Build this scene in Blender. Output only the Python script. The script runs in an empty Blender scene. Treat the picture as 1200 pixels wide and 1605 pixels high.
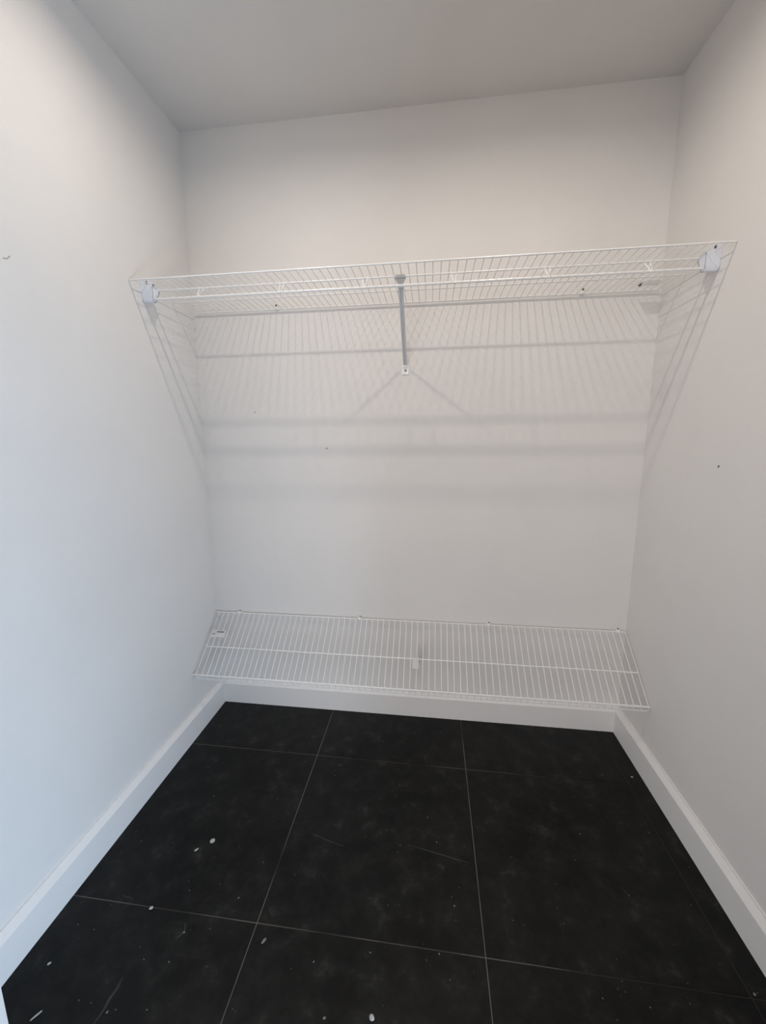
import bpy, bmesh, math, random
from mathutils import Vector, Matrix
random.seed(7)
D = bpy.data
S = bpy.context.scene
COL = S.collection

# ---------------------------------------------------------------- camera
W, H = 1.8465, 2.4931          # closet width and ceiling height
DEPTH = 1.20                   # closet depth up to the opening
cam = D.cameras.new('camera')
cam.sensor_fit = 'HORIZONTAL'; cam.sensor_width = 36
cam.lens = 36 * 642.12 / 1200
cam.shift_x = 10.79 / 1200; cam.shift_y = -1.7 / 1200
cam.clip_start = 0.02
co = D.objects.new('camera', cam); COL.objects.link(co)
co.location = (1.0131, -1.7518, 1.2790)
co.rotation_euler = (math.radians(80.124), math.radians(0.449), math.radians(7.492))
S.camera = co

# ---------------------------------------------------------------- world, lights, exposure
w = D.worlds.new('sky'); S.world = w; w.use_nodes = True
bg = w.node_tree.nodes['Background']
bg.inputs[0].default_value = (0.72, 0.85, 1.0, 1); bg.inputs[1].default_value = 0.3
S.view_settings.view_transform = 'Standard'; S.view_settings.look = 'None'
S.view_settings.gamma = 1; S.view_settings.use_curve_mapping = False
S.view_settings.exposure = 0.0

def area(name, loc, rot, sx, sy, power, col, shape='RECTANGLE'):
    l = D.lights.new(name, 'AREA'); l.shape = shape; l.size = sx
    if shape != 'DISK': l.size_y = sy
    l.energy = power; l.color = col
    o = D.objects.new(name, l); COL.objects.link(o); o.location = loc; o.rotation_euler = rot
    return o
LAMPS = [(0.475, -0.722), (1.288, -0.722)]
LAMP_POWER = 3.45
WARM = (1.0, 0.885, 0.76)
# daylight enters the room in front of the closet through a low side window on the right and a tall window behind
RX0, RX1, RY0, RY1 = -1.4, 2.34, -4.6, -1.34
area('side_window_daylight', (RX1 + 0.02, -1.93, 0.27), (0, math.radians(90), 0), 0.42, 0.9, 43, (0.54, 0.75, 1.0))
area('back_window_daylight', (0.0, RY0 - 0.02, 1.2), (math.radians(90), 0, 0), 1.8, 2.1, 46, (1.0, 0.96, 0.96))

# ---------------------------------------------------------------- materials
def mat(name, base, rough=0.5, metal=0.0, spec=0.5):
    m = D.materials.new(name); m.use_nodes = True
    b = m.node_tree.nodes['Principled BSDF']
    b.inputs['Base Color'].default_value = (*base, 1); b.inputs['Roughness'].default_value = rough
    b.inputs['Metallic'].default_value = metal; b.inputs['Specular IOR Level'].default_value = spec
    return m
def nd(m, t, **kw):
    n = m.node_tree.nodes.new(t)
    for k, v in kw.items():
        if k.startswith('i_'): n.inputs[int(k[2:])].default_value = v
        else: setattr(n, k, v)
    return n
def lk(m, a, ao, b, bi): m.node_tree.links.new(a.outputs[ao], b.inputs[bi])
def noise(m, scale, detail=4, rough=0.55, vec=None):
    n = nd(m, 'ShaderNodeTexNoise'); n.inputs['Scale'].default_value = scale
    n.inputs['Detail'].default_value = detail; n.inputs['Roughness'].default_value = rough
    if vec: lk(m, vec[0], vec[1], n, 'Vector')
    return n
def ramp(m, src, so, stops):
    r = nd(m, 'ShaderNodeValToRGB'); e = r.color_ramp.elements
    while len(e) < len(stops): e.new(0.5)
    for i, (p, c) in enumerate(stops): e[i].position = p; e[i].color = (*c, 1)
    lk(m, src, so, r, 'Fac'); return r
def painted(name, base, rough, bump, var=0.02):
    m = mat(name, base, rough, spec=0.35); B = m.node_tree.nodes['Principled BSDF']
    tc = nd(m, 'ShaderNodeTexCoord')
    n1 = noise(m, 3.0, 3, vec=(tc, 'Object'))
    r = ramp(m, n1, 'Fac', [(0.3, tuple(c * (1 - var) for c in base)), (0.7, tuple(min(1, c * (1 + var)) for c in base))])
    lk(m, r, 'Color', B, 'Base Color')
    n2 = noise(m, 260.0, 2, vec=(tc, 'Object'))
    bp = nd(m, 'ShaderNodeBump'); bp.inputs['Strength'].default_value = bump; bp.inputs['Distance'].default_value = 0.001
    lk(m, n2, 'Fac', bp, 'Height'); lk(m, bp, 'Normal', B, 'Normal')
    return m
M_wall = painted('wall_paint', (0.80, 0.775, 0.75), 0.75, 0.25)
M_ceil = painted('ceiling_paint', (0.76, 0.735, 0.71), 0.9, 0.2)
M_trim = painted('trim_paint', (0.83, 0.81, 0.79), 0.45, 0.05, 0.008)
M_wire = mat('white_coated_wire', (0.87, 0.86, 0.85), 0.35)
M_plastic = mat('white_plastic', (0.80, 0.83, 0.90), 0.35)
M_steel = mat('white_coated_steel', (0.78, 0.78, 0.79), 0.4)
M_foot = mat('white_foot_plate', (0.93, 0.935, 0.93), 0.35)
M_clip = mat('glossy_white_plastic', (0.97, 0.97, 0.97), 0.25)
M_screw = mat('screw_metal', (0.16, 0.15, 0.14), 0.35, 0.8)
M_paper = mat('label_paper', (0.97, 0.97, 0.97), 0.5)
M_ink = mat('label_ink', (0.09, 0.09, 0.10), 0.6)
M_scuff = mat('scuff_grey', (0.40, 0.38, 0.36), 0.9)
M_hole = mat('dark_hole', (0.15, 0.14, 0.13), 0.9)
M_chip = mat('plaster_white', (0.42, 0.42, 0.41), 0.9)
M_chip2 = mat('plaster_grey', (0.17, 0.17, 0.165), 0.9)
M_lens = mat('lamp_lens', (0.9, 0.9, 0.9), 0.4)

def floor_material():
    m = mat('black_stone_tile', (0.010, 0.0098, 0.0092), 0.5, spec=0.18); B = m.node_tree.nodes['Principled BSDF']
    g = nd(m, 'ShaderNodeNewGeometry')
    big = noise(m, 2.3, 6, 0.62, (g, 'Position'))
    mid = noise(m, 14.0, 6, 0.7, (g, 'Position'))
    fine = noise(m, 170.0, 3, 0.6, (g, 'Position'))
    rb = ramp(m, big, 'Fac', [(0.36, (0.0005, 0.0005, 0.0005)), (0.70, (0.0065, 0.0064, 0.0061))])
    rm = ramp(m, mid, 'Fac', [(0.42, (0, 0, 0)), (0.58, (0.005, 0.005, 0.0046)), (0.72, (0.026, 0.026, 0.024))])
    a = nd(m, 'ShaderNodeMixRGB', blend_type='ADD'); a.inputs[0].default_value = 1
    lk(m, rb, 'Color', a, 1); lk(m, rm, 'Color', a, 2)
    # chalky scratches: stretched noise in two directions
    mp = nd(m, 'ShaderNodeMapping'); mp.inputs['Scale'].default_value = (16, 1.6, 1); mp.inputs['Rotation'].default_value = (0, 0, 0.35)
    lk(m, g, 'Position', mp, 'Vector')
    sn = noise(m, 3.2, 5, 0.6, (mp, 'Vector'))
    rs = ramp(m, sn, 'Fac', [(0.66, (0, 0, 0)), (0.80, (0.022, 0.022, 0.021))])
    a2 = nd(m, 'ShaderNodeMixRGB', blend_type='ADD'); a2.inputs[0].default_value = 1
    lk(m, a, 'Color', a2, 1); lk(m, rs, 'Color', a2, 2)
    mp2 = nd(m, 'ShaderNodeMapping'); mp2.inputs['Scale'].default_value = (1.4, 11, 1); mp2.inputs['Rotation'].default_value = (0, 0, -0.1)
    lk(m, g, 'Position', mp2, 'Vector')
    sn2 = noise(m, 2.6, 5, 0.65, (mp2, 'Vector'))
    rs2 = ramp(m, sn2, 'Fac', [(0.64, (0, 0, 0)), (0.80, (0.013, 0.013, 0.012))])
    a3 = nd(m, 'ShaderNodeMixRGB', blend_type='ADD'); a3.inputs[0].default_value = 1
    lk(m, a2, 'Color', a3, 1); lk(m, rs2, 'Color', a3, 2)
    # fine speckle of dust
    v = nd(m, 'ShaderNodeTexVoronoi'); v.inputs['Scale'].default_value = 42.0; lk(m, g, 'Position', v, 'Vector')
    rv = ramp(m, v, 'Distance', [(0.035, (0.05, 0.05, 0.047)), (0.075, (0, 0, 0))])
    pick = noise(m, 9.0, 2, 0.5, (g, 'Position'))
    rp = ramp(m, pick, 'Fac', [(0.52, (0, 0, 0)), (0.62, (1, 1, 1))])
    mu = nd(m, 'ShaderNodeMixRGB', blend_type='MULTIPLY'); mu.inputs[0].default_value = 1
    lk(m, rv, 'Color', mu, 1); lk(m, rp, 'Color', mu, 2)
    a4 = nd(m, 'ShaderNodeMixRGB', blend_type='ADD'); a4.inputs[0].default_value = 1
    lk(m, a3, 'Color', a4, 1); lk(m, mu, 'Color', a4, 2)
    lk(m, a4, 'Color', B, 'Base Color')
    rr = nd(m, 'ShaderNodeMapRange'); rr.inputs['To Min'].default_value = 0.28; rr.inputs['To Max'].default_value = 0.46
    lk(m, mid, 'Fac', rr, 'Value'); lk(m, rr, 'Result', B, 'Roughness')
    bp = nd(m, 'ShaderNodeBump'); bp.inputs['Strength'].default_value = 0.35; bp.inputs['Distance'].default_value = 0.002
    mx = nd(m, 'ShaderNodeMixRGB'); mx.inputs[0].default_value = 0.5
    lk(m, mid, 'Fac', mx, 1); lk(m, fine, 'Fac', mx, 2); lk(m, mx, 'Color', bp, 'Height'); lk(m, bp, 'Normal', B, 'Normal')
    return m
M_tile = floor_material()
M_grout = mat('grey_grout', (0.075, 0.070, 0.060), 0.9); _B = M_grout.node_tree.nodes['Principled BSDF']
_g = nd(M_grout, 'ShaderNodeNewGeometry'); _n = noise(M_grout, 2.2, 3, 0.6, (_g, 'Position'))
_r = ramp(M_grout, _n, 'Fac', [(0.42, (0.022, 0.021, 0.018)), (0.56, (0.15, 0.14, 0.12))])
_sx = nd(M_grout, 'ShaderNodeSeparateXYZ'); lk(M_grout, _g, 'Position', _sx, 'Vector')     # the joints are clogged with dark dirt towards the right and by the walls
_m1 = nd(M_grout, 'ShaderNodeMapRange'); _m1.inputs['From Min'].default_value = 1.20; _m1.inputs['From Max'].default_value = 1.50; _m1.inputs['To Min'].default_value = 0.0; _m1.inputs['To Max'].default_value = 0.93
lk(M_grout, _sx, 'X', _m1, 'Value')
_mx = nd(M_grout, 'ShaderNodeMixRGB'); _mx.inputs[2].default_value = (0.012, 0.012, 0.011, 1)
lk(M_grout, _m1, 'Result', _mx, 0); lk(M_grout, _r, 'Color', _mx, 1); lk(M_grout, _mx, 'Color', _B, 'Base Color')

# ---------------------------------------------------------------- mesh helpers
def link(name, bm, m, parent=None, smooth=False, loc=None):
    me = D.meshes.new(name); bmesh.ops.recalc_face_normals(bm, faces=bm.faces); bm.to_mesh(me); bm.free()
    if smooth:
        for p in me.polygons: p.use_smooth = True
        me.set_sharp_from_angle(angle=math.radians(40))
    if m: me.materials.append(m)
    o = D.objects.new(name, me); COL.objects.link(o)
    if parent: o.parent = parent
    if loc: o.location = loc
    return o
def box(bm, x0, x1, y0, y1, z0, z1, bev=0):
    r = bmesh.ops.create_cube(bm, size=1)
    for v in r['verts']:
        v.co = Vector(((x0 + x1) / 2 + v.co.x * (x1 - x0), (y0 + y1) / 2 + v.co.y * (y1 - y0), (z0 + z1) / 2 + v.co.z * (z1 - z0)))
    if bev:
        es = list({e for v in r['verts'] for e in v.link_edges})
        bmesh.ops.bevel(bm, geom=es, offset=bev, segments=1, affect='EDGES')
    return bm
def prism(bm, pts, axis, a, b):
    """extrude a 2-D outline along axis ('x','y','z') from a to b"""
    def P(p, t):
        return {'x': (t, p[0], p[1]), 'y': (p[0], t, p[1]), 'z': (p[0], p[1], t)}[axis]
    A = [bm.verts.new(P(p, a)) for p in pts]; Bv = [bm.verts.new(P(p, b)) for p in pts]
    n = len(pts)
    for i in range(n): bm.faces.new((A[i], A[(i + 1) % n], Bv[(i + 1) % n], Bv[i]))
    bm.faces.new(A); bm.faces.new(Bv[::-1]); return bm
def tube(bm, pts, r, seg=8):
    pts = [Vector(p) for p in pts]; rings = []
    up = None
    for i, p in enumerate(pts):
        d = (pts[min(i + 1, len(pts) - 1)] - pts[max(i - 1, 0)]).normalized()
        if up is None:
            up = Vector((0, 0, 1)) if abs(d.z) < 0.9 else Vector((1, 0, 0))
        s = d.cross(up).normalized(); u = s.cross(d).normalized(); up = u
        rr = r
        rings.append([bm.verts.new(p + (s * math.cos(2 * math.pi * k / seg) + u * math.sin(2 * math.pi * k / seg)) * rr) for k in range(seg)])
    for a, b in zip(rings, rings[1:]):
        for k in range(seg): bm.faces.new((a[k], a[(k + 1) % seg], b[(k + 1) % seg], b[k]))
    bm.faces.new(rings[0][::-1]); bm.faces.new(rings[-1]); return bm
def disc(bm, c, r, n, depth, seg=12, dome=0.35):
    """low domed button at c facing n"""
    n = Vector(n).normalized(); c = Vector(c); a = n.orthogonal().normalized(); b = n.cross(a)
    def ring(rad, h): return [bm.verts.new(c + n * h + (a * math.cos(2 * math.pi * k / seg) + b * math.sin(2 * math.pi * k / seg)) * rad) for k in range(seg)]
    R = [ring(r, 0), ring(r, depth * (1 - dome)), ring(r * 0.65, depth)]
    for p, q in zip(R, R[1:]):
        for k in range(seg): bm.faces.new((p[k], p[(k + 1) % seg], q[(k + 1) % seg], q[k]))
    bm.faces.new(R[0][::-1]); bm.faces.new(R[-1]); return bm
def empty(name, loc, label, cat, group=None):
    o = D.objects.new(name, None); COL.objects.link(o); o.location = loc; o.empty_display_size = 0.1
    o['label'] = label; o['category'] = cat
    if group: o['group'] = group
    return o
def rel(o, root):
    """place a part built in world coordinates under its thing"""
    o.parent = root; o.matrix_parent_inverse = Matrix.Identity(4)
    off = Vector(root.location) if not root.parent else Vector(root.location) + Vector(root.parent.location)
    for v in o.data.vertices: v.co -= off
    return o
def struct(name, bm, m, **k):
    o = link(name, bm, m, **k); o['kind'] = 'structure'; return o

# ---------------------------------------------------------------- the setting
T = 0.12
struct('wall_back', box(bmesh.new(), -T, W + T, 0, T, -0.05, H + T), M_wall)
wl = struct('wall_left', box(bmesh.new(), -T, 0, -DEPTH, 0, -0.05, H + T), M_wall)
wr = struct('wall_right', box(bmesh.new(), W, W + T, -DEPTH, 0, -0.05, H + T), M_wall)
# ceiling: closet part with two round cut-outs is a plain slab, the lamps are surface puck lights
struct('ceiling', box(bmesh.new(), RX0, RX1, RY0, 0, H, H + T), M_ceil)
# wall with the closet opening: two piers and the header over it
OX0, OX1, OZ = 0.158, W - 0.158, 2.10
bm = bmesh.new()
box(bm, RX0, OX0, -DEPTH - T, -DEPTH, -0.05, H); box(bm, OX1, RX1, -DEPTH - T, -DEPTH, -0.05, H); box(bm, OX0, OX1, -DEPTH - T, -DEPTH, OZ, H)
struct('wall_front', bm, M_wall)
# the room in front of it, with a wide glazed opening on its right
struct('wall_room_left', box(bmesh.new(), RX0 - T, RX0, RY0, -DEPTH - T, -0.05, H), M_wall)
bm = bmesh.new()
box(bm, RX0 - T, -0.9, RY0 - T, RY0, -0.05, H); box(bm, 0.9, RX1 + T, RY0 - T, RY0, -0.05, H); box(bm, -0.9, 0.9, RY0 - T, RY0, -0.05, 0.15); box(bm, -0.9, 0.9, RY0 - T, RY0, 2.25, H)
struct('wall_room_back', bm, M_wall)
bm = bmesh.new()
box(bm, RX1, RX1 + T, RY0, -2.38, -0.05, H); box(bm, RX1, RX1 + T, -1.48, -DEPTH - T, -0.05, H)
box(bm, RX1, RX1 + T, -2.38, -1.48, -0.05, 0.05); box(bm, RX1, RX1 + T, -2.38, -1.48, 0.49, H)
struct('wall_room_right', bm, M_wall)

# floor: grout bed with stone tiles set on it
TX, TY, TS, G = 0.5684, -0.3061, 0.6, 0.0011
fl = struct('floor', box(bmesh.new(), RX0, RX1, RY0, 0, -0.06, -0.0012), M_grout)
xs = [TX + TS * k for k in range(-4, 6)]; ys = [TY + TS * k for k in range(-8, 2)]
for i in range(len(xs) - 1):
    for j in range(len(ys) - 1):
        x0, x1 = max(xs[i] + G, RX0), min(xs[i + 1] - G, RX1)
        y0, y1 = max(ys[j] + G, RY0), min(ys[j + 1] - G, -0.001)
        if x1 - x0 < 0.02 or y1 - y0 < 0.02: continue
        bm = bmesh.new(); box(bm, x0, x1, y0, y1, -0.012, random.uniform(-0.0003, 0.0), 0.0007)
        link('tile', bm, M_tile, fl)

# baseboards: square face with a sloping top, mitred in the corners
BT, BF, BH = 0.018, 0.099, 0.119
PR = [(0.0, 0.0), (BT, 0.0), (BT, BF - 0.002), (BT - 0.001, BF), (0.0045, BH - 0.003), (0.0045, BH), (0.0, BH)]
def baseboard(name, fn, a, b, ma, mb):
    """fn(t, d, z) -> point; mitre ends by the board's own depth where ma/mb is set"""
    bm = bmesh.new()
    A = [bm.verts.new(fn(a + (d if ma else 0), d, z)) for d, z in PR]; B_ = [bm.verts.new(fn(b - (d if mb else 0), d, z)) for d, z in PR]
    n = len(PR)
    for i in range(n): bm.faces.new((A[i], A[(i + 1) % n], B_[(i + 1) % n], B_[i]))
    bm.faces.new(A[::-1]); bm.faces.new(B_)
    return struct(name, bm, M_trim)
baseboard('baseboard_back', lambda t, d, z: (t, -d, z), 0, W, True, True)
baseboard('baseboard_left', lambda t, d, z: (d, -t, z), 0, DEPTH, True, False)
baseboard('baseboard_right', lambda t, d, z: (W - d, -t, z), 0, DEPTH, True, False)

# ---------------------------------------------------------------- small ceiling lamps that throw the doubled shadows
def puck(x, y, label):
    r = empty('ceiling_light', (x, y, H), label, 'ceiling light', None)
    bm = bmesh.new(); disc(bm, (x, y, H), 0.058, (0, 0, -1), 0.008, 32, 0.5); rel(link('housing', bm, M_trim, smooth=True), r)
    bm = bmesh.new(); disc(bm, (x, y, H - 0.0081), 0.037, (0, 0, -1), 0.002, 32, 0.5); rel(link('lens', bm, M_lens, smooth=True), r)
    l = area('lamp', (x, y, H - 0.0135), (0, 0, 0), 0.042, 0, LAMP_POWER, WARM, 'DISK'); l.data.spread = math.radians(165)
puck(*LAMPS[0], 'small round white ceiling light above the left half of the closet')
puck(*LAMPS[1], 'small round white ceiling light above the right half of the closet')

# ---------------------------------------------------------------- upper shelf
ZA = 1.812; DA = 0.386
US = empty('wire_shelf', (W / 2, 0, ZA), 'upper white wire shelf with a hanging rod, fixed level between the walls', 'shelf')
def wire(name, pts, r, root, m=M_wire, seg=8, label=None):
    bm = bmesh.new(); tube(bm, pts, r, seg); o = rel(link(name, bm, m, smooth=True), root)
    if label: o['label'] = label
    return o
wire('front_wire', [(0.003, -DA, ZA), (W - 0.003, -DA, ZA)], 0.0030, US)
wire('middle_wire', [(0.003, -0.150, ZA), (W - 0.003, -0.150, ZA)], 0.0026, US)
wire('back_wire', [(0.018, -0.012, ZA), (W - 0.012, -0.012, ZA)], 0.0034, US)
ZB, YB = 1.8085, -0.291
ZC, YC = 1.7725, -0.313
wire('lower_front_wire', [(0.030, YB, ZB), (W - 0.030, YB, ZB)], 0.0030, US)
wire('hanging_rod', [(0.012, YC, ZC), (W - 0.012, YC, ZC)], 0.0042, US, label='thicker rod hung under the front of the shelf')
SP = 0.02545
bm = bmesh.new(); tube(bm, [(0, 0.0, 0), (0, -DA + 0.009, 0)], 0.0015, 6)
cw = link('cross_wire', bm, M_wire, US, True)
zc = 0.0016
cw.location = (0.016 - W / 2, -0.008, zc)
for k in range(1, 72):
    c = cw.copy(); COL.objects.link(c); c.location = (0.016 + SP * 1.003 * k - W / 2, -0.008, zc)
# hooks that carry the rod
for hx in (0.205, 0.50, 0.788, 1.079, 1.369, 1.662):
    bm = bmesh.new(); s = 0.0075
    tube(bm, [(hx - s, YB, ZB + 0.004), (hx - s, YB - 0.001, ZB - 0.008), (hx - 0.0035, YC + 0.002, ZC + 0.010), (hx - 0.0032, YC - 0.0035, ZC + 0.001), (hx, YC - 0.005, ZC - 0.0035), (hx + 0.0032, YC - 0.0035, ZC + 0.001),
              (hx + 0.0035, YC + 0.002, ZC + 0.010), (hx + s, YB - 0.001, ZB - 0.008), (hx + s, YB, ZB + 0.004)], 0.0020, 6)
    rel(link('rod_hook', bm, M_wire, smooth=True), US)
# end brackets (cup that holds the wires, on a plate screwed to the wall)
def end_bracket(side):
    X = (lambda d: d) if side == 'l' else (lambda d: W - d)
    bm = bmesh.new()
    # wall plate, a tapered panel 3 mm thick with a rounded lower front corner
    plate = [(-0.3245, 1.803), (-0.324, 1.775), (-0.316, 1.763), (-0.290, 1.768), (-0.262, 1.800), (-0.246, 1.826), (-0.248, 1.842), (-0.262, 1.847), (-0.318, 1.843), (-0.324, 1.834)]
    A = [bm.verts.new((X(0.0005), y, z)) for y, z in plate]; B_ = [bm.verts.new((X(0.0035), y, z)) for y, z in plate]
    n = len(plate)
    for i in range(n): bm.faces.new((A[i], A[(i + 1) % n], B_[(i + 1) % n], B_[i]))
    bm.faces.new(A); bm.faces.new(B_[::-1])
    o = rel(link('end_bracket', bm, M_plastic, smooth=True), US)
    # cup: a bent sheet, open at the top, running 40 mm out from the wall
    sec = [(-0.3230, 1.8170), (-0.3240, 1.7710), (-0.3210, 1.7630), (-0.3140, 1.7605), (-0.3060, 1.7630), (-0.3010, 1.7710), (-0.2820, 1.8030), (-0.2820, 1.8090),
           (-0.2840, 1.8090), (-0.2840, 1.8035), (-0.3030, 1.7720), (-0.3070, 1.7650), (-0.3140, 1.7627), (-0.3200, 1.7650), (-0.3218, 1.7720), (-0.3210, 1.8170)]
    bm = bmesh.new()
    prism(bm, sec, 'x', X(0.003), X(0.040))
    prism(bm, [(-0.3225, 1.8165), (-0.3235, 1.7710), (-0.3205, 1.7635), (-0.3140, 1.7610), (-0.3065, 1.7635), (-0.2825, 1.8030), (-0.2825, 1.8085)], 'x', X(0.0385), X(0.040))
    me = o.data; tmp = D.meshes.new('t'); bmesh.ops.recalc_face_normals(bm, faces=bm.faces)
    # join the cup into the bracket mesh: plate and cup are one moulding
    b2 = bmesh.new(); b2.from_mesh(me)
    off = Vector(US.location)
    for v in bm.verts: v.co -= off
    bm.to_mesh(tmp); b2.from_mesh(tmp); b2.to_mesh(me); b2.free(); bm.free(); D.meshes.remove(tmp)
    for p in me.polygons: p.use_smooth = True
    me.set_sharp_from_angle(angle=math.radians(35))
    for (y, z) in ((-0.299, 1.835), (-0.262, 1.837)):
        s = bmesh.new(); disc(s, (X(0.0035), y, z), 0.0045, (1 if side == 'l' else -1, 0, 0), 0.003)
        so = link('screw', s, M_screw, smooth=True); rel(so, US); so.parent = o
        so['label'] = 'dark screw head'
end_bracket('l'); end_bracket('r')
# clips that hold the back wire
def clip(x, z, root, up):
    bm = bmesh.new()
    box(bm, x - 0.006, x + 0.006, -0.018, -0.0005, z - 0.004, z + 0.0085, 0.0015)
    o = rel(link('wall_clip', bm, M_foot), root)
    s = bmesh.new(); disc(s, (x + 0.001, -0.0180 if up else -0.006, z + 0.0085), 0.0042, (0, -1, 0.15), 0.0030)
    so = rel(link('screw', s, M_screw, smooth=True), root); so.parent = o; so['label'] = 'dark screw head'
for x in (0.375, 1.566): clip(x, ZA + 0.004, US, True)
# diagonal brace: pressed channel from a foot plate on the wall up to the lower front wire
def channel(bm, p0, p1, w0, w1, depth, t=0.0012):
    p0, p1 = Vector(p0), Vector(p1); d = (p1 - p0).normalized(); sx = Vector((1, 0, 0)); nn = d.cross(sx).normalized()
    if nn.z > 0: nn = -nn       # opens downward, to the viewer
    def sec(p, wd):
        h = wd / 2
        q = [(-h, 0), (-h * 0.55, depth * 0.05), (-h * 0.25, -depth), (h * 0.25, -depth), (h * 0.55, depth * 0.05), (h, 0),
             (h, -t), (h * 0.55, -t), (h * 0.25, -depth - t), (-h * 0.25, -depth - t), (-h * 0.55, -t), (-h, -t)]
        return [bm.verts.new(p + sx * a + nn * b) for a, b in q]
    A = sec(p0, w0); B_ = sec(p1, w1); n = len(A)
    for i in range(n): bm.faces.new((A[i], A[(i + 1) % n], B_[(i + 1) % n], B_[i]))
    bm.faces.new(A); bm.faces.new(B_[::-1])
BX = 0.9055
bm = bmesh.new(); channel(bm, (BX, -0.004, 1.572), (BX, -0.264, 1.7810), 0.0165, 0.0175, 0.0045)
brace = rel(link('support_brace', bm, M_steel), US); brace['label'] = 'diagonal grey-white support brace under the middle of the shelf'
bm = bmesh.new()
q = [((-0.0085, -0.262, 1.7790), (0.0085, -0.262, 1.7790)), ((-0.0095, -0.276, 1.793), (0.0095, -0.276, 1.793)), ((-0.0185, -0.286, 1.8030), (0.0185, -0.286, 1.8030)), ((-0.0185, -0.295, 1.8035), (0.0185, -0.295, 1.8035)), ((-0.015, -0.2975, 1.812), (0.015, -0.2975, 1.812)), ((-0.015, -0.291, 1.8145), (0.015, -0.291, 1.8145))]
L = []
for a, b in q: L.append([bm.verts.new((BX + a[0], a[1], a[2])), bm.verts.new((BX + b[0], b[1], b[2]))])
for a, b in zip(L, L[1:]): bm.faces.new((a[0], a[1], b[1], b[0]))
bmesh.ops.solidify(bm, geom=bm.faces[:], thickness=0.0016)
h = rel(link('brace_hook', bm, M_steel), US); h.parent = brace
bm = bmesh.new(); box(bm, BX - 0.0145, BX + 0.0145, -0.0035, -0.0005, 1.540, 1.578, 0.001)
box(bm, BX - 0.0100, BX + 0.0100, -0.008, -0.0036, 1.566, 1.578, 0.0015)
ft = rel(link('foot_plate', bm, M_foot), US); ft.parent = brace; ft['label'] = 'small white foot plate screwed to the wall'
bm = bmesh.new(); disc(bm, (BX + 0.001, -0.0035, 1.556), 0.0042, (0, -1, 0), 0.0025); h = rel(link('screw', bm, M_screw, smooth=True), US); h.parent = brace; h['label'] = 'dark screw head'
# paper label left on top of the wires at the right rear
bm = bmesh.new(); pts = []
for i in range(7):
    t = i / 6; x = 1.742 + 0.062 * t; zz = ZA + 0.0058 + 0.003 * math.sin(t * 3.1) ** 2
    pts.append([bm.verts.new((x, -0.088 + 0.004 * math.sin(t * 5), zz)), bm.verts.new((x + 0.003, -0.044, ZA + 0.0058))])
for a, b in zip(pts, pts[1:]): bm.faces.new((a[0], b[0], b[1], a[1]))
bmesh.ops.solidify(bm, geom=bm.faces[:], thickness=0.0004)
o = rel(link('paper_label', bm, M_paper, smooth=True), US); o['label'] = 'small white paper label lying on the wires at the right end'

# ---------------------------------------------------------------- lower, sloping shelf
P0 = Vector((0, -0.012, 0.470)); P1 = Vector((0, -0.241, 0.281)); DV = P1 - P0
NV = Vector((0, -0.191, 0.231)).normalized(); NV = Vector((0, DV.z, -DV.y)).normalized()   # deck normal, towards the viewer and up
if NV.z < 0: NV = -NV
def dk(x, t, n=0.0): p = P0 + DV * t + NV * n; return (x, p.y, p.z)
LS = empty('wire_shelf', (W / 2, 0, 0.47), 'lower white wire shelf sloping down to the front above the baseboard', 'shelf')
wire('back_wire', [dk(0.006, 0), dk(W - 0.004, 0)], 0.0029, LS)
wire('middle_wire', [dk(0.020, 0.572), dk(W - 0.010, 0.572)], 0.0027, LS)
wire('front_wire', [dk(0.004, 1.0), dk(W - 0.003, 1.0)], 0.0031, LS)
lipd = Vector((0, 0.006, -0.021))
lp = P1 + lipd
wire('lip_wire', [(0.010, lp.y, lp.z), (W - 0.010, lp.y, lp.z)], 0.0026, LS)
bm = bmesh.new(); off = LS.location
up = NV * 0.0036
pts = [P0 + up, P0 + DV * 0.95 + up, P1 + up * 0.9 + DV.normalized() * 0.001, P1 + DV.normalized() * 0.0036, lp + Vector((0, -0.0030, 0.002)), lp + Vector((0, -0.0028, -0.002))]
tube(bm, [Vector((0, p.y - off.y, p.z - off.z)) for p in pts], 0.00145, 6)
cw = link('cross_wire', bm, M_wire, LS, True)
cw.location = (0.0215 - W / 2, 0, 0)
for k in range(1, 72):
    c = cw.copy(); COL.objects.link(c); c.location = (0.0215 + 0.02558 * k - W / 2, 0, 0)
for x in (0.122, 0.702, 1.277, 1.810):
    clip(x, 0.4700, LS, False)
# sticker on the left end
bm = bmesh.new()
c0 = [dk(0.0195, 0.312, 0.0056), dk(0.0895, 0.312, 0.0056), dk(0.0915, 0.425, 0.0056), dk(0.0205, 0.425, 0.0056)]
bm.faces.new([bm.verts.new(c) for c in c0]); bmesh.ops.solidify(bm, geom=bm.faces[:], thickness=0.0004)
st = rel(link('price_sticker', bm, M_paper), LS); st['label'] = 'white paper sticker with two dark printed lines'
def ink(u0, u1, v0, v1):
    b = bmesh.new(); b.faces.new([b.verts.new(c) for c in (dk(u0, v0, 0.0061), dk(u1, v0, 0.0061), dk(u1, v1, 0.0061), dk(u0, v1, 0.0061))]); 
    return b
bm = bmesh.new()
def addq(u0, u1, v0, v1): bm.faces.new([bm.verts.new(c) for c in (dk(u0, v0, 0.0064), dk(u1, v0, 0.0064), dk(u1, v1, 0.0064), dk(u0, v1, 0.0064))])
random.seed(3); u = 0.048
while u < 0.080:
    d = random.uniform(0.0012, 0.0024); addq(u, u + d, 0.333, 0.352); u += d + 0.0005
u = 0.028
while u < 0.042:
    d = random.uniform(0.0012, 0.0022); addq(u, u + d, 0.372, 0.384); u += d + 0.0006
pr = rel(link('print', bm, M_ink), LS); pr.parent = st
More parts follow.
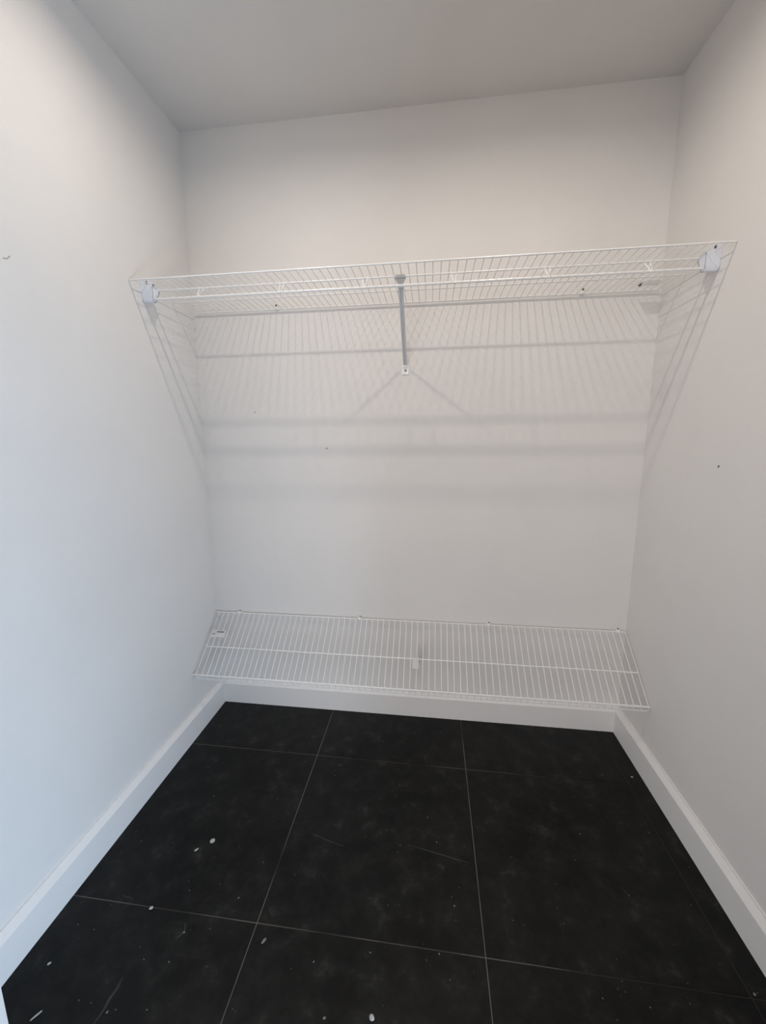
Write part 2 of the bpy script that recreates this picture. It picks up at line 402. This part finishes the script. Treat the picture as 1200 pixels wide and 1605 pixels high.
# short white support in the middle, hooked over the middle wire from the wall side
SX = 0.9635
bm = bmesh.new()
def quadstrip(pl, hw, th):
    Ls = [[bm.verts.new((SX - hw, y, z)), bm.verts.new((SX + hw, y, z))] for y, z in pl]
    fs = [bm.faces.new((a[0], a[1], b[1], b[0])) for a, b in zip(Ls, Ls[1:])]
    bmesh.ops.solidify(bm, geom=fs, thickness=th)
a = dk(0, 0.560, 0.0062); b = dk(0, 0.59, 0.0066); c = dk(0, 0.716, 0.0066); d = dk(0, 0.545, 0.0)
quadstrip([(-0.002, 0.265), (-0.020, 0.272), (d[1] + 0.012, d[2] - 0.02), (d[1], d[2] + 0.002), (a[1], a[2]), (b[1], b[2]), (c[1], c[2])], 0.0128, 0.0014)
sb = rel(link('support_brace', bm, M_clip), LS); sb['label'] = 'bright white support clip over the middle wire'

# ---------------------------------------------------------------- marks on the walls
def mark(name, pts, th, m, wallobj, nrm):
    bm = bmesh.new()
    tube(bm, pts, th, 6); o = link(name, bm, m, wallobj); return o
mark('scuff_mark', [(0.0, -0.815, 1.711), (0.0, -0.805, 1.713), (0.0, -0.797, 1.722)], 0.0012, M_scuff, wl, 0)
bm = bmesh.new(); disc(bm, (W, -0.432, 1.194), 0.0035, (-1, 0, 0), 0.0012); link('nail_hole', bm, M_hole, wr)
WB = D.objects['wall_back']
for (x, z, r) in ((0.567, 1.243, 0.004), (0.25, 1.40, 0.003)):
    bm = bmesh.new(); disc(bm, (x, 0, z), r, (0, -1, 0), 0.0008); link('nail_hole', bm, M_scuff, WB)

# ---------------------------------------------------------------- crumbs on the floor
def crumb(name, x, y, sx, sy, rz, m, label):
    bm = bmesh.new(); bmesh.ops.create_icosphere(bm, subdivisions=2, radius=1)
    for v in bm.verts:
        k = 1 + random.uniform(-0.18, 0.18); v.co = Vector((v.co.x * sx * k, v.co.y * sy * k, max(v.co.z, -0.6) * min(sx, sy) * 0.55 * k))
    mn = min(v.co.z for v in bm.verts)
    for v in bm.verts: v.co.z -= mn
    o = link(name, bm, m, smooth=False); o.location = (x, y, 0.0); o.rotation_euler = (0, 0, rz)
    o['label'] = label; o['category'] = 'debris'; return o
bm = bmesh.new(); disc(bm, (0, 0, 0), 0.0075, (0, 0, 1), 0.002, 14, 0.5)
for v in bm.verts: v.co += Vector((random.uniform(-0.0008, 0.0008), random.uniform(-0.0008, 0.0008), 0))
o = link('round_chip', bm, M_chip, smooth=False); o.location = (0.330, -0.706, 0)
o['label'] = 'round whitish chip on the black tiles left of centre, the largest'; o['category'] = 'debris'
crumb('plaster_crumb', 0.295, -0.740, 0.0075, 0.0028, 0.9, M_chip, 'thin slanted white flake just below the round chip')
crumb('plaster_crumb', 0.262, -0.910, 0.0055, 0.0040, 0.8, M_chip, 'white crumb on the front tile joint near the left baseboard')
crumb('plaster_crumb', 0.901, -1.050, 0.0055, 0.0065, 0.2, M_chip, 'white crumb at the very front edge, middle of the floor')
crumb('plaster_crumb', 0.147, -1.142, 0.0125, 0.0022, 1.0, M_chip, 'long thin white sliver on the floor in the front left corner')
crumb('plaster_crumb', 0.091, -1.055, 0.0042, 0.0028, 0.9, M_chip, 'tiny white crumb beside the front end of the left baseboard')
crumb('plaster_crumb', 0.603, -0.943, 0.0075, 0.0032, 1.1, M_chip2, 'greyish crumb just in front of the left joint crossing')
crumb('plaster_crumb', 1.794, -0.269, 0.0038, 0.0030, 0.2, M_chip, 'tiny white crumb close to the right baseboard at the back')
# fine dust, far too much to count
SPECKS = [(0.385, -0.951, .0042), (0.795, -1.063, .0042), (0.743, -0.968, .0034), (0.935, -0.645, .003), (0.96, -0.126, .003), (0.671, -0.347, .0032), (0.916, -0.415, .0028),
          (0.522, -0.75, .0032), (1.685, -0.273, .0028), (1.516, -0.534, .0028), (1.589, -0.71, .0036), (0.491, -0.854, .003), (0.247, -0.546, .0032),
          (1.053, -0.913, .003), (1.097, -0.799, .0034), (0.88, -0.932, .003), (1.779, -0.898, .004), (0.302, -1.116, .003), (1.021, -0.535, .0032), (1.051, -0.62, .003)]
random.seed(21)
for k in range(170):
    SPECKS.append((random.uniform(0.03, W - 0.03), -random.uniform(0.03, 1.19), random.uniform(0.0009, 0.0021)))
bm = bmesh.new()
for (x, y, s) in SPECKS:
    a = random.uniform(0, math.pi); n = 6; ex, ey = s, s * random.uniform(0.3, 0.8)
    lo = []; hi = []
    for q in range(n):
        t = 2 * math.pi * q / n; u, v = ex * math.cos(t), ey * math.sin(t)
        px, py = x + u * math.cos(a) - v * math.sin(a), y + u * math.sin(a) + v * math.cos(a)
        lo.append(bm.verts.new((px, py, -0.0003))); hi.append(bm.verts.new((x + (px - x) * 0.6, y + (py - y) * 0.6, 0.0006)))
    for q in range(n): bm.faces.new((lo[q], lo[(q + 1) % n], hi[(q + 1) % n], hi[q]))
    bm.faces.new(hi)
o = link('dust', bm, M_chip2); o['kind'] = 'stuff'; o['category'] = 'dust'
o['label'] = 'fine pale grey dust specks scattered over the black floor tiles'

# chalky smears and scuffs lying on the tiles, thin irregular films of dust
M_chalk = mat('chalk_film', (0.026, 0.026, 0.025), 0.9)
def smear(pts, wd):
    bm = bmesh.new(); L = []
    P = [Vector((x, y, 0)) for x, y in pts]; n = len(P)
    for i, p in enumerate(P):
        d = (P[min(i + 1, n - 1)] - P[max(i - 1, 0)]).normalized(); sd = Vector((-d.y, d.x, 0)) * wd * math.sin(math.pi * (i + 0.35) / (n - 0.3)) * random.uniform(0.7, 1.2)
        L.append([bm.verts.new(p + sd * 1.3 + Vector((0, 0, -0.0006))), bm.verts.new(p + sd + Vector((0, 0, 0.0007))), bm.verts.new(p - sd + Vector((0, 0, 0.0007))), bm.verts.new(p - sd * 1.3 + Vector((0, 0, -0.0006)))])
    for a, b in zip(L, L[1:]):
        for k in range(4): bm.faces.new((a[k], a[(k + 1) % 4], b[(k + 1) % 4], b[k]))
    bm.faces.new(L[0]); bm.faces.new(L[-1][::-1])
    link('chalk_mark', bm, M_chalk, fl)
smear([(0.292, -1.055), (0.294, -1.075), (0.290, -1.095), (0.291, -1.115), (0.287, -1.140)], 0.0026)
smear([(0.372, -0.930), (0.381, -0.936), (0.384, -0.948), (0.379, -0.960), (0.371, -0.966)], 0.0018)
smear([(0.160, -0.890), (0.172, -0.892), (0.186, -0.893), (0.198, -0.897)], 0.0016)
smear([(1.575, -0.690), (1.584, -0.703), (1.590, -0.716)], 0.0018)
smear([(0.655, -0.215), (0.668, -0.200), (0.672, -0.185)], 0.0030)
smear([(0.640, -0.640), (0.690, -0.655), (0.740, -0.668), (0.760, -0.670)], 0.0014)
smear([(0.960, -0.640), (1.040, -0.655), (1.110, -0.668), (1.150, -0.675)], 0.0016)
